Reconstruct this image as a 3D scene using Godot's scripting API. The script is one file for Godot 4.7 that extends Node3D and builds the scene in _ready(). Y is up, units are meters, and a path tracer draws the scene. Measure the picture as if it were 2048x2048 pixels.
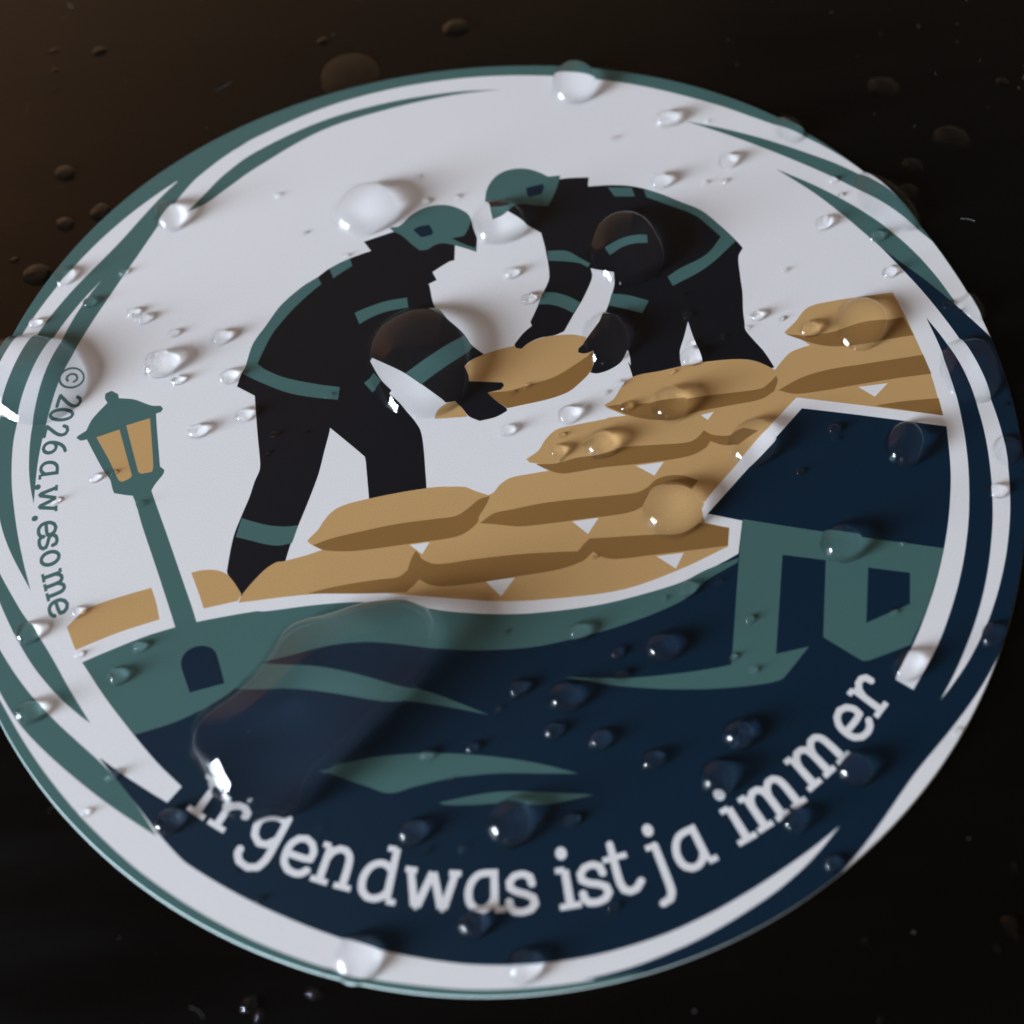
extends Node3D
# A round printed sticker with water drops on a glossy black surface. Lengths in the tables are hundredths of a millimetre on the sticker's own plane (x across, second value towards the viewer).

const MM := 0.001
const TILT := 0.48863
const ROLL := 0.09414
const FILM := 0.00022          # thickness of the sticker
const HALF := 41.5             # half the width of the print sheet, mm
const SIDE := 2048             # pixels of the print

const WHITE := 0
const NAVY := 1
const TEAL := 2
const INK := 3
const OCHRE := 4
const BROWN := 5
const INKS := [Color8(231, 230, 233), Color8(4, 33, 53), Color8(70, 104, 103), Color8(13, 17, 25), Color8(196, 157, 105), Color8(141, 104, 58)]

var used := {}
var print_bytes := PackedByteArray()

func _ready() -> void:
	set_camera()
	set_light()
	set_surroundings()
	build_surface()
	build_sticker()
	build_puddle()
	build_drops()
	build_dust()

# ---------------------------------------------------------------- camera and light

func set_camera() -> void:
	var c := Camera3D.new()
	c.name = "camera"
	var ct := cos(TILT)
	var st := sin(TILT)
	var cr := cos(ROLL)
	var sr := sin(ROLL)
	var x_axis := Vector3(cr, sr, 0)
	var z_axis := Vector3(sr * ct, -cr * ct, st)
	var y_axis := z_axis.cross(x_axis)
	var to_camera := Basis(x_axis, y_axis, z_axis)
	var centre := Vector3(-0.02473, 0.09185, -1.0) * 0.07865
	var to_world := to_camera.inverse()
	c.transform = Transform3D(to_world, to_world * (-centre))
	c.fov = rad_to_deg(2.0 * atan(0.5))
	c.near = 0.005
	c.far = 20.0
	c.current = true
	var lens := CameraAttributesPhysical.new()
	lens.frustum_focal_length = 4.3
	lens.exposure_aperture = LENS_STOP
	lens.frustum_focus_distance = FOCUS
	c.attributes = lens
	c.fov = rad_to_deg(2.0 * atan(0.5))
	add_child(c)

const LENS_STOP := 2.7
const FOCUS := 0.078

func set_light() -> void:
	var e := Environment.new()
	e.background_mode = Environment.BG_COLOR
	e.background_color = Color(0.130, 0.100, 0.076).linear_to_srgb()
	e.background_energy_multiplier = 0.125
	e.tonemap_mode = Environment.TONE_MAPPER_LINEAR
	e.tonemap_exposure = 8.0
	e.sdfgi_enabled = true
	e.ssao_enabled = true
	e.ssil_enabled = true
	var w := WorldEnvironment.new()
	w.name = "surroundings"
	w.environment = e
	add_child(w)

func window(at: Vector3, size: Vector2, energy: float, tint: Color) -> void:
	var o := Node3D.new()
	o.name = numbered("window")
	o.set_meta("kind", "structure")
	o.set_meta("label", "bright daylight window of the room that the drops mirror")
	o.set_meta("category", "window")
	add_child(o)
	o.look_at_from_position(at, Vector3.ZERO, Vector3.UP)
	var pane := BoxMesh.new()
	pane.size = Vector3(size.x, size.y, 0.01)
	var glow := StandardMaterial3D.new()
	glow.albedo_color = Color(0.8, 0.8, 0.8)
	glow.emission_enabled = true
	glow.emission = tint
	glow.emission_energy_multiplier = 0.2
	part(o, "window_pane", pane, glow, Vector3(0, 0, 0.02))
	var paint := StandardMaterial3D.new()
	paint.albedo_color = Color(0.75, 0.74, 0.72)
	paint.roughness = 0.5
	for s in [-1, 1]:
		var up := BoxMesh.new()
		up.size = Vector3(0.05, size.y + 0.1, 0.05)
		part(o, "window_frame", up, paint, Vector3(s * (size.x + 0.05) / 2, 0, 0.0))
		var flat := BoxMesh.new()
		flat.size = Vector3(size.x - 0.002, 0.05, 0.05)
		part(o, "window_frame", flat, paint, Vector3(0, s * (size.y + 0.05) / 2, 0.0))
	var l := AreaLight3D.new()
	l.name = "window_light"
	l.area_size = size
	l.light_energy = energy
	l.light_color = tint
	l.shadow_enabled = true
	l.area_range = 20.0
	l.position = Vector3(0, 0, -0.03)
	o.add_child(l)

func set_surroundings() -> void:
	window(Vector3(-0.90, 0.19, 0.31).normalized() * 1.5, Vector2(0.54, 0.48), 1.12, Color(0.90, 0.95, 1.0))
	window(Vector3(-0.42, 0.27, 0.87).normalized() * 1.6, Vector2(0.16, 0.30), 0.02, Color(0.92, 0.95, 1.0))
	# the brown wall of the room behind the surface, mirrored in it, and an unseen lamp added to brighten it
	room_wall("brown wooden wall of the room mirrored in the black surface", Vector3(-0.85, 0.65, -1.05), Vector3(2.3, 1.3, 0.05), Color(0.60, 0.46, 0.33))
	added_lamp("unseen warm lamp added to brighten the brown wooden wall", Vector3(-1.1, 1.9, -0.35), Vector3(-1.15, 0.6, -1.02), 0.62)

func room_wall(label: String, at: Vector3, size: Vector3, paint: Color) -> void:
	var m := StandardMaterial3D.new()
	m.roughness = 0.8
	m.albedo_color = paint
	var wall := MeshInstance3D.new()
	wall.name = numbered("wall")
	var b := BoxMesh.new()
	b.size = size
	wall.mesh = b
	wall.material_override = m
	wall.set_meta("kind", "structure")
	wall.set_meta("label", label)
	wall.set_meta("category", "wall")
	wall.position = at
	add_child(wall)

func added_lamp(label: String, at: Vector3, aim: Vector3, energy: float) -> void:  # added spot out of view, there only to warm and brighten the wall
	var tint := Color(1.0, 0.80, 0.58)
	var lamp := Node3D.new()
	lamp.name = numbered("added_wall_lamp")
	lamp.set_meta("kind", "structure")
	lamp.set_meta("label", label)
	lamp.set_meta("category", "lamp")
	add_child(lamp)
	lamp.look_at_from_position(at, aim, Vector3.UP)
	var shell := StandardMaterial3D.new()
	shell.albedo_color = Color(0.2, 0.2, 0.2)
	var housing := CylinderMesh.new()
	housing.top_radius = 0.05
	housing.bottom_radius = 0.05
	housing.height = 0.12
	part(lamp, "added_lamp_housing", housing, shell, Vector3(0, 0, 0.07)).rotation.x = PI / 2
	var disc := CylinderMesh.new()
	disc.top_radius = 0.04
	disc.bottom_radius = 0.04
	disc.height = 0.004
	var glow := StandardMaterial3D.new()
	glow.emission_enabled = true
	glow.emission = tint
	glow.emission_energy_multiplier = 0.3
	part(lamp, "added_lamp_glass", disc, glow, Vector3(0, 0, 0.006)).rotation.x = PI / 2
	var l := SpotLight3D.new()
	l.name = "added_lamp_light"
	l.light_color = tint
	l.light_energy = energy
	l.light_size = 0.03
	l.spot_angle = 42.0
	l.spot_range = 10.0
	l.spot_attenuation = 2.0
	l.shadow_enabled = true
	l.position.z = -0.005
	lamp.add_child(l)

# ---------------------------------------------------------------- small helpers

func numbered(called: String) -> String:
	var n: int = used.get(called, 0)
	used[called] = n + 1
	return called if n == 0 else "%s_%03d" % [called, n]

func part(parent: Node3D, called: String, mesh: Mesh, m: Material, at := Vector3.ZERO) -> MeshInstance3D:
	var o := MeshInstance3D.new()
	o.name = called
	o.mesh = mesh
	o.material_override = m
	o.position = at
	parent.add_child(o, true)
	return o

func noise_texture(seed_number: int, frequency: float, low: Color, high: Color, size := 512, octaves := 4) -> NoiseTexture2D:
	var n := FastNoiseLite.new()
	n.seed = seed_number
	n.frequency = frequency
	n.fractal_octaves = octaves
	var t := NoiseTexture2D.new()
	t.width = size
	t.height = size
	t.seamless = true
	t.noise = n
	var g := Gradient.new()
	g.set_color(0, low)
	g.set_color(1, high)
	t.color_ramp = g
	return t

# ---------------------------------------------------------------- the black surface

func build_surface() -> void:
	var m := StandardMaterial3D.new()
	m.albedo_color = Color(0.022, 0.021, 0.020)
	m.albedo_texture = noise_texture(5, 0.01, Color(0.75, 0.75, 0.75), Color(1, 1, 1), 512, 5)
	m.roughness = 1.0
	m.roughness_texture = noise_texture(8, 0.012, Color(0.17, 0.17, 0.17), Color(0.33, 0.33, 0.33), 512, 5)
	m.roughness_texture_channel = BaseMaterial3D.TEXTURE_CHANNEL_RED
	m.metallic_specular = 0.29
	m.uv1_triplanar = true
	m.uv1_scale = Vector3(5, 9, 26)
	var o := MeshInstance3D.new()
	o.name = "ground"
	var b := BoxMesh.new()
	b.size = Vector3(0.5, 0.02, 0.5)
	o.mesh = b
	o.material_override = m
	o.position = Vector3(0, -0.01, 0)
	o.set_meta("kind", "structure")
	o.set_meta("label", "glossy black surface under the sticker with faint dust")
	add_child(o)

# ---------------------------------------------------------------- the sticker

const OUTLINE := [4015,4017,4022,4027,4031,4031,4025,4011,3991,3968,3949,3938,3938,3951,3974,4002,4030,4051,4062,4061,4050,4033,4013,3994,3977,3966,3959,3957,3959,3965,3975,3987,4000,4013,4022,4027,4027,4022,4015,4007,4002,4000,4001,4005,4009,4012,4014,4014]

func rim_radius(a: float) -> float:
	var n := OUTLINE.size()
	var f := fposmod((a + PI) / TAU, 1.0) * n
	var i := int(f) % n
	var t := f - floorf(f)
	return cubic_interpolate(OUTLINE[i], OUTLINE[(i + 1) % n], OUTLINE[(i + n - 1) % n], OUTLINE[(i + 2) % n], t) * 0.01

func build_sticker() -> void:
	var o := Node3D.new()
	o.name = "sticker"
	o.set_meta("label", "round printed sticker with two firemen stacking sandbags and a German motto")
	o.set_meta("category", "sticker")
	add_child(o)
	paint_print()
	var im := Image.create_from_data(SIDE, SIDE, false, Image.FORMAT_RGB8, print_bytes)
	var m := StandardMaterial3D.new()
	m.albedo_texture = ImageTexture.create_from_image(im)
	m.roughness = 0.45
	m.metallic_specular = 0.36
	m.detail_enabled = true
	m.detail_blend_mode = BaseMaterial3D.BLEND_MODE_MUL
	m.detail_albedo = noise_texture(21, 0.22, Color(0.885, 0.885, 0.885), Color(1, 1, 1), 512, 3)
	m.detail_uv_layer = BaseMaterial3D.DETAIL_UV_2
	var n := 360
	var rings := [0.0, 0.25, 0.5, 0.75, 0.98]
	var v := PackedVector3Array()
	var nm := PackedVector3Array()
	var uv := PackedVector2Array()
	var uv2 := PackedVector2Array()
	var ix := PackedInt32Array()
	for k in rings.size() + 2:
		for i in n:
			var a := TAU * i / n - PI
			var r := rim_radius(a) + 0.05 * sin(a * 7.0 + 1.0) * 0.3
			var y := FILM
			var up := Vector3.UP
			if k < rings.size():
				r *= rings[k]
			elif k == rings.size():
				r -= 0.10
			else:
				r -= 0.03
				y -= 0.00003
				up = Vector3(cos(a), 1.2, sin(a)).normalized()
			var q := Vector2(cos(a), sin(a)) * r
			v.append(Vector3(q.x * MM, y, q.y * MM))
			nm.append(up)
			uv.append(Vector2(q.x / HALF, q.y / HALF) * 0.5 + Vector2(0.5, 0.5))
			uv2.append(q / 12.0)
	for k in rings.size() + 1:
		for i in n:
			var a := k * n + i
			var b := k * n + (i + 1) % n
			ix.append_array([a, a + n, b + n, a, b + n, b])
	var arrays := []
	arrays.resize(Mesh.ARRAY_MAX)
	arrays[Mesh.ARRAY_VERTEX] = v
	arrays[Mesh.ARRAY_NORMAL] = nm
	arrays[Mesh.ARRAY_TEX_UV] = uv
	arrays[Mesh.ARRAY_TEX_UV2] = uv2
	arrays[Mesh.ARRAY_INDEX] = flip(ix, v, Vector3.UP)
	var face := ArrayMesh.new()
	face.add_surface_from_arrays(Mesh.PRIMITIVE_TRIANGLES, arrays)
	part(o, "printed_face", face, m)
	# the cut edge: clear laminate over a pale film
	var st := SurfaceTool.new()
	st.begin(Mesh.PRIMITIVE_TRIANGLES)
	st.set_smooth_group(0)
	for i in n:
		var p := []
		for j: int in [i, i + 1]:
			var a := TAU * (j % n) / n - PI
			var r := rim_radius(a) + 0.05 * sin(a * 7.0 + 1.0) * 0.3
			p.append([Vector3(cos(a) * (r - 0.03) * MM, FILM - 0.00003, sin(a) * (r - 0.03) * MM), Vector3(cos(a) * r * MM, FILM - 0.00008, sin(a) * r * MM), Vector3(cos(a) * (r + 0.03) * MM, 0.0, sin(a) * (r + 0.03) * MM)])
		for k in 2:
			for q in [p[0][k], p[0][k + 1], p[1][k + 1], p[0][k], p[1][k + 1], p[1][k]]:
				st.add_vertex(q)
	st.generate_normals()
	st.index()
	var pale := StandardMaterial3D.new()
	pale.albedo_color = Color(0.80, 0.86, 0.85)
	pale.roughness = 0.3
	part(o, "cut_edge", st.commit(), pale)

func flip(ix: PackedInt32Array, v: PackedVector3Array, out_way: Vector3) -> PackedInt32Array:
	# front faces run clockwise seen from outside; turn the list round if its first full face does not
	for t in range(0, ix.size(), 3):
		var c := (v[ix[t + 1]] - v[ix[t]]).cross(v[ix[t + 2]] - v[ix[t]])
		if c.length() > 1e-14:
			if c.dot(out_way) > 0:
				ix.reverse()
			break
	return ix

# ---------------------------------------------------------------- the print

const ART := [
	[2, [4047,-872,3914,-1538,3599,-2279,3200,-2855,2831,-3235,1721,-3943,553,-4266,-631,-4256,-1910,-3860,-2769,-3293,-3237,-2816,-3657,-2211,-3990,-1481,-4185,-641,-4192,268,-4009,1122,-3673,1887,-3585,1789,-3837,1141,-3989,289,-3985,-244,-3931,-613,-3836,-975,-3765,-1181,-3703,-1338,-3618,-1523,-3519,-1712,-3411,-1893,-3303,-2058,-3161,-2247,-2957,-2477,-2745,-2678,-2584,-2811,-2505,-2703,-2388,-2846,-2158,-3073,-1884,-3275,-1281,-3572,-659,-3742,-32,-3803,511,-3777,1096,-3671,1668,-3481,2283,-3162,2605,-2944,2751,-2839,2907,-2723,3060,-2593,3207,-2442,3344,-2272,3477,-2069,3613,-1799,3790,-1311,3882,-940,3924,-718,3962,-439,3975,-252,4053,-175]],
	[2, [-2174,-3172,-2318,-2962,-2393,-2850,-2496,-2694,-2627,-2461,-2759,-2189,-2852,-1989,-2983,-1713,-3072,-1521,-3165,-1318,-3251,-1110,-3293,-991,-3362,-742,-3413,-459,-3442,-168,-3448,70,-3431,395,-3476,242,-3512,62,-3535,-180,-3531,-425,-3491,-757,-3404,-1138,-3357,-1287,-3302,-1431,-3226,-1591,-3139,-1742,-3268,-1557,-3365,-1397,-3439,-1255,-3486,-1146,-3577,-865,-3644,-532,-3667,-254,-3661,-75,-3632,156,-3596,334,-3521,625,-3430,908,-3355,1112,-3550,781,-3660,528,-3767,139,-3808,-224,-3794,-549,-3732,-882,-3650,-1140,-3588,-1283,-3499,-1457,-3373,-1664,-3246,-1845,-3113,-2025,-3011,-2173,-2863,-2404,-2736,-2596,-2590,-2787,-2371,-3013]],
	[2, [392,-3600,-42,-3625,-663,-3568,-1284,-3402,-1886,-3084,-2157,-2837,-2321,-2619,-2468,-2422,-2314,-2498,-2148,-2645,-1879,-2881,-1284,-3281,-665,-3481,-44,-3588]],
	[2, [-3831,480,-3714,742,-3623,916,-3405,1263,-3315,1384,-3219,1515,-3115,1672,-2980,1889,-2813,2137,-2890,2077,-3047,1934,-3210,1752,-3319,1605,-3449,1398,-3591,1130,-3706,862]],
	[1, [3283,-1447,3468,-1183,3621,-939,3775,-667,3864,-501,3962,-305,3991,-224,4057,299,3910,1338,3590,2070,3251,2570,2816,3053,2006,3668,1348,3974,737,4136,327,4186,227,4047,356,3973,128,3961,-495,3874,-1090,3700,-1757,3367,-2096,3108,-2295,2902,-2361,2820,-2445,2716,-2552,2589,-2727,2378,-2557,2507,-2366,2640,-2252,2715,-2164,2621,-2332,2454,-2479,2284,-2518,2234,-2095,2040,-1278,1635,-515,1701,837,1700,1547,1411,1686,1348,1763,1092,1529,1010,2386,196,2809,307,3406,473,3338,813,3262,1073,3156,1352,3009,1657,2863,1907,2712,2130,2534,2358,2632,2439,2824,2214,2953,2035,3118,1759,3245,1499,3357,1213,3453,881,3510,603,3544,349,3561,132,3565,-55,3558,-272,3532,-536,3603,-326,3649,-130,3678,122,3681,329,3657,620,3596,952,3530,1199,3484,1339,3388,1583,3283,1804,3168,2006,3037,2203,2920,2361,2783,2525,2878,2443,3021,2302,3166,2131,3284,1969,3422,1739,3541,1498,3657,1196,3748,857,3786,620,3799,423,3797,196,3782,8,3752,-195,3710,-381,3629,-647,3539,-891,3384,-1247]],
	[2, [2018,-2962,2356,-2813,2704,-2624,3130,-2339,3294,-2206,3439,-2057,3609,-1803,3777,-1427,3841,-1224,3787,-1314,3681,-1492,3563,-1673,3433,-1839,3274,-2007,3073,-2193,2690,-2503,2363,-2739]],
	[2, [2698,-2273,2937,-2081,3121,-1910,3301,-1714,3457,-1504,3605,-1238,3715,-962,3795,-677,3785,-653,3615,-928,3449,-1163,3380,-1268,3261,-1473,3136,-1688,2959,-1956]],
	[2, [-3811,1053,-3687,1268,-3534,1510,-3401,1703,-3284,1853,-3187,1963,-3034,2118,-2885,2256,-2739,2389,-2641,2486,-2551,2587,-2447,2718,-2373,2820,-2307,2917,-2395,2858,-2570,2736,-2758,2593,-2954,2430,-3103,2295,-3237,2161,-3329,2052,-3448,1879,-3579,1648,-3706,1364]],
	[0, [3259,2245,3112,2417,2967,2564,2777,2736,2549,2928,2438,3029,2218,3244,2059,3389,1901,3520,2004,3596,2305,3395,2617,3147,2917,2856,3124,2605,3310,2327]],
	[2, [-3510,1832,-3470,1890,-3401,1995,-3294,2154,-3138,2367,-2933,2613,-2729,2827,-2450,3079,-2188,3276,-1935,3439,-1657,3592,-1349,3730,-1114,3814,-878,3880,-468,3956,-190,3983,121,3989,474,3970,650,3950,358,4039,-218,4108,-797,4058,-1236,3947,-1594,3810,-1993,3608,-2431,3318,-2948,2862,-3338,2409,-3574,2071]],
	[0, [1962,3244,1741,3373,1464,3513,1266,3602,1053,3686,774,3772,451,3835,134,3861,-180,3853,-476,3814,-874,3715,-1193,3599,-1521,3449,-1770,3315,-2029,3152,-2234,3003,-2406,2871,-2573,2740,-2759,2594,-2954,2430,-3103,2295,-3238,2162,-3333,2050,-3451,1880,-3393,1991,-3293,2153,-3138,2367,-2933,2613,-2729,2827,-2450,3079,-2188,3276,-1935,3439,-1657,3592,-1349,3730,-1114,3814,-878,3880,-468,3956,-190,3982,121,3983,434,3953,680,3905,1029,3799,1442,3617,1662,3487,1813,3375]],
	[2, [-2917,1699,-2740,1633,-2500,1553,-2314,1509,-2141,1479,-1730,1440,-1659,1447,-1286,1435,-958,1448,-632,1509,-359,1582,7,1638,280,1651,651,1636,935,1594,1254,1524,1446,1446,1684,1379,1666,1416,1432,1527,1231,1665,813,1798,441,1867,167,1897,-194,1883,-555,1829,-908,1786,-1180,1799,-1455,1859,-1608,1904,-1543,1906,-1273,1927,-1000,1986,-734,2068,-535,2144,-404,2205,-149,2339,-532,2227,-915,2145,-1181,2098,-1451,2065,-1735,2074,-1987,2096,-2247,2188,-2510,2248,-2722,1979]],
	[2, [1767,1080,2287,1232,3111,1454,3005,1655,2860,1906,2694,2132,2395,2212,2352,2211,2133,2022,2278,1460,1990,1389,1797,2106,2026,2076,1837,2255,1793,2287,1650,2306,1383,2307,1130,2289,928,2262,670,2213,368,2127,763,2173,1148,2176,1413,2160,1489,2150,1684,1379]],
	[1, [2556,1547,2829,1614,2768,1841,2443,1948]],
	[2, [-1302,2579,-1097,2565,-923,2546,-684,2546,-382,2574,-86,2628,168,2695,398,2778,162,2755,-135,2727,-436,2731,-660,2762,-825,2788,-969,2730,-1139,2656]],
	[2, [-511,2877,-273,2849,-103,2844,151,2872,475,2918,313,2938,143,2950,-108,2917,-318,2910,-470,2893]],
	[1, [-2154,1989,-1922,1946,-1977,1760,-1998,1710,-2036,1677,-2102,1660,-2165,1673,-2209,1708,-2228,1764,-2220,1812]],
	[2, [-2989,-553,-2943,-573,-2887,-535,-2878,-496,-2754,-469,-2612,-396,-2538,-385,-2516,-354,-2533,-325,-2569,-316,-2553,-191,-2499,174,-2464,207,-2469,242,-2522,323,-2548,377,-2522,450,-2386,808,-2267,1129,-2187,1343,-2135,1494,-2282,1519,-2323,1400,-2443,1069,-2593,666,-2654,481,-2685,408,-2736,397,-2829,370,-2848,322,-2871,250,-2930,162,-3006,24,-3090,-135,-3136,-128,-3175,-157,-3162,-176,-3104,-216,-3073,-311,-3019,-392,-2964,-461,-2989,-508]],
	[4, [-3019,-146,-2844,-199,-2706,233,-2724,255,-2777,278,-2804,263,-2899,71]],
	[4, [-2795,-231,-2612,-278,-2550,169,-2556,215,-2636,223,-2663,203]],
	[3, [-915,-1885,-656,-1966,-414,-2019,-138,-1848,-143,-1759,-158,-1585,-198,-1578,-348,-1480,-317,-1391,-389,-1354,-380,-1346,-356,-1147,-318,-1046,-269,-931,-138,-781,-50,-665,24,-584,-68,-550,-123,-517,-159,-480,-120,-395,-113,-343,145,-301,158,-271,129,-236,24,-218,81,-140,159,-59,160,-32,69,13,-55,35,-133,-16,-180,-95,-237,-169,-310,-165,-339,-200,-468,-325,-599,-446,-743,-561,-837,-639,-860,-616,-778,-426,-703,-316,-724,-293,-659,-211,-601,-106,-543,-2,-511,75,-496,207,-490,430,-487,624,-913,656,-928,382,-938,265,-956,239,-1056,128,-1205,-33,-1210,9,-1250,183,-1290,366,-1358,575,-1424,757,-1489,935,-1534,1100,-1591,1105,-1666,1150,-1749,1235,-1831,1319,-1939,1127,-1941,1079,-1909,837,-1857,667,-1804,516,-1769,383,-1737,294,-1734,224,-1763,-41,-1796,-390,-1796,-396,-1941,-501,-1914,-614,-1885,-675,-1829,-906,-1727,-1083,-1612,-1276,-1438,-1453,-1305,-1544,-1216,-1620,-1036,-1714,-854,-1776]],
	[2, [-1305,-1544,-1277,-1462,-1348,-1399,-1501,-1235,-1649,-1033,-1701,-931,-1751,-804,-1785,-703,-1725,-644,-1574,-549,-1320,-456,-1126,-402,-1142,-284,-1319,-323,-1529,-391,-1742,-510,-1899,-615,-1880,-688,-1829,-906,-1727,-1083,-1612,-1276,-1438,-1453]],
	[2, [-1210,-1619,-1126,-1674,-1036,-1714,-1016,-1629,-1104,-1570,-1177,-1514]],
	[2, [-1003,-1127,-887,-1176,-733,-1220,-568,-1235,-561,-1130,-736,-1109,-867,-1063,-966,-1004]],
	[2, [-138,-781,-55,-668,-315,-462,-483,-335,-599,-446,-371,-611]],
	[2, [-937,-418,-836,-502,-775,-419,-871,-322]],
	[2, [-1857,684,-1777,720,-1658,765,-1531,790,-1436,789,-1480,931,-1576,942,-1673,921,-1771,884,-1894,838]],
	[2, [-692,-2021,-624,-2020,-577,-2052,-505,-2135,-375,-2212,-235,-2225,-122,-2187,-23,-2105,8,-2040,32,-1885,45,-1778,33,-1654,-48,-1701,-168,-1760,-258,-1786,-326,-1765,-373,-1734,-441,-1727,-506,-1802,-593,-1918,-659,-1971]],
	[3, [-165,-1831,-62,-1844,-24,-1907,11,-2009,47,-1808,25,-1699,-78,-1764]],
	[1, [-488,-1965,-441,-1997,-349,-2008,-319,-1921,-332,-1893,-424,-1874]],
	[3, [818,-2395,1068,-2386,1050,-2277,1234,-2270,1380,-2246,1490,-2208,1640,-2126,1795,-2013,1967,-1884,2085,-1717,2196,-1525,2242,-1424,2189,-1336,2163,-1108,2150,-952,2120,-768,2111,-661,2106,-582,2138,-500,2205,-362,2256,-202,2044,-176,1708,-266,1719,-328,1713,-419,1686,-566,1670,-727,1613,-574,1561,-450,1551,-386,1546,-259,1166,-177,1143,-382,1160,-344,1162,-473,1145,-501,1088,-391,986,-326,889,-302,838,-315,883,-428,889,-518,809,-508,768,-519,772,-557,878,-650,966,-760,996,-823,1069,-978,1137,-1164,1159,-1296,963,-1362,967,-1283,946,-1215,860,-1044,781,-917,676,-740,598,-710,479,-697,380,-656,322,-607,281,-621,271,-655,358,-765,427,-823,418,-865,487,-1006,557,-1164,616,-1312,613,-1616,596,-1796,524,-1865,439,-1937,311,-2044,369,-2192,589,-2321]],
	[2, [1220,-2248,1424,-2217,1438,-2110,1263,-2132]],
	[2, [1525,-2192,1640,-2126,1795,-2013,1967,-1884,2085,-1717,2204,-1510,1909,-1254,1606,-1093,1579,-1195,1678,-1263,1933,-1394,2085,-1569,2003,-1698,1913,-1830,1729,-1960,1531,-2093]],
	[2, [627,-1592,787,-1572,894,-1479,969,-1412,942,-1372,882,-1423,775,-1457,622,-1484]],
	[2, [1118,-1539,1250,-1603,1376,-1624,1453,-1615,1447,-1535,1342,-1540,1249,-1515,1147,-1455]],
	[2, [551,-1158,653,-1139,756,-1084,840,-1012,769,-911,690,-975,597,-1021,495,-1033]],
	[2, [1103,-1077,1240,-1040,1392,-967,1320,-845,1199,-901,1061,-958]],
	[2, [189,-2106,202,-1966,285,-2002,397,-2111]],
	[2, [146,-2220,173,-2358,240,-2478,328,-2547,448,-2572,563,-2549,663,-2487,717,-2440,825,-2440,802,-2357,755,-2236,683,-2094,570,-2116,481,-2146,388,-2143,298,-2170,193,-2152]],
	[3, [148,-2212,221,-2218,334,-2188,409,-2124,291,-2085,199,-2089]],
	[1, [514,-2330,663,-2359,672,-2310,640,-2243,522,-2219,516,-2283]],
	[4, [-156,-480,-112,-516,-68,-550,25,-588,171,-626,278,-643,364,-656,495,-694,603,-705,741,-698,853,-658,897,-581,890,-477,840,-329,728,-215,638,-151,490,-106,281,-74,167,-58,81,-140,24,-218,129,-236,158,-271,145,-301,-113,-343,-120,-395]],
	[5, [24,-218,190,-217,402,-265,562,-310,729,-406,894,-516,880,-440,840,-329,728,-215,638,-151,490,-106,281,-74,167,-58,81,-140]],
	[4, [-399,-22,-370,-104,-300,-158,-237,-169,-180,-95,-144,-14]],
	[3, [966,-760,878,-650,772,-557,766,-519,808,-505,889,-518,996,-571,1033,-698]],
	[3, [676,-740,598,-710,479,-697,380,-656,322,-607,281,-621,271,-655,358,-765,450,-834,619,-814]],
	[4, [-2952,1306,-2761,1244,-2482,1182,-2439,1297,-2403,1432,-2688,1503,-2974,1604,-3056,1426,-2977,1334]],
	[4, [-2201,1094,-2127,1081,-2021,1092,-1943,1132,-1882,1211,-1831,1298,-1857,1347,-2095,1381,-2135,1267]],
	[4, [-1831,1308,-1750,1203,-1667,1118,-1592,1073,-1535,1069,-1382,1042,-1257,1008,-1335,962,-1369,926,-1354,906,-1287,837,-1258,786,-1190,705,-1102,659,-914,623,-697,596,-479,580,-302,582,-373,583,-206,601,-130,643,-35,689,6,669,59,607,142,560,292,542,442,529,368,470,291,444,269,412,364,350,434,251,522,178,666,152,905,125,922,116,1060,113,980,62,924,25,909,-2,984,-48,1059,-151,1165,-240,1387,-271,1653,-310,1863,-318,2018,-309,2116,-282,2190,-235,2256,-177,2330,-257,2406,-325,2497,-360,2574,-377,2515,-442,2459,-475,2401,-525,2507,-617,2641,-749,2865,-790,3082,-805,3337,-818,3370,-595,3394,-368,3420,-8,3404,374,2928,243,2370,94,2357,101,2071,364,1788,646,1610,818,1468,968,1497,1079,1658,1142,1624,1284,1263,1424,849,1536,384,1556,14,1541,-354,1481,-629,1430,-957,1373,-1378,1349,-1850,1362]],
	[0, [1071,558,1281,547,1195,657]],
	[0, [551,970,745,960,653,1083]],
	[0, [-104,1376,103,1369,-6,1503]],
	[0, [-629,1034,-485,1028,-542,1120]],
	[0, [1112,1308,1307,1300,1232,1417]],
	[0, [1619,170,1723,151,1665,221]],
	[0, [2848,51,3078,42,2950,154]],
	[5, [2400,-511,2530,-480,2687,-477,2849,-497,3015,-530,3356,-563,3392,-381,3184,-366,2864,-339,2711,-354,2595,-396]],
	[5, [2244,12,2444,-83,2661,-133,2923,-153,3412,-188,3425,-7,3192,3,2879,27,2567,55,2362,59]],
	[5, [2930,233,3136,218,3418,219,3409,375,3163,303]],
	[5, [925,13,1028,6,1251,19,1456,18,1652,3,1909,-5,2116,-18,2186,-60,2255,-121,2256,-77,2211,17,2097,78,1837,110,1578,141,1419,183,1269,175,1152,141,1047,93]],
	[5, [336,464,489,475,631,444,782,432,987,390,1236,394,1485,399,1560,366,1620,308,1682,356,1819,373,1924,347,2007,380,1861,469,1735,450,1653,406,1603,464,1465,519,1115,543,818,545,618,563,519,564,424,525]],
	[5, [-114,913,-8,845,120,826,366,797,659,790,903,788,1050,782,1133,746,1200,692,1291,668,1407,680,1507,731,1423,822,1341,791,1174,767,1128,846,1050,914,930,945,639,958,349,970,156,968,14,937]],
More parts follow.
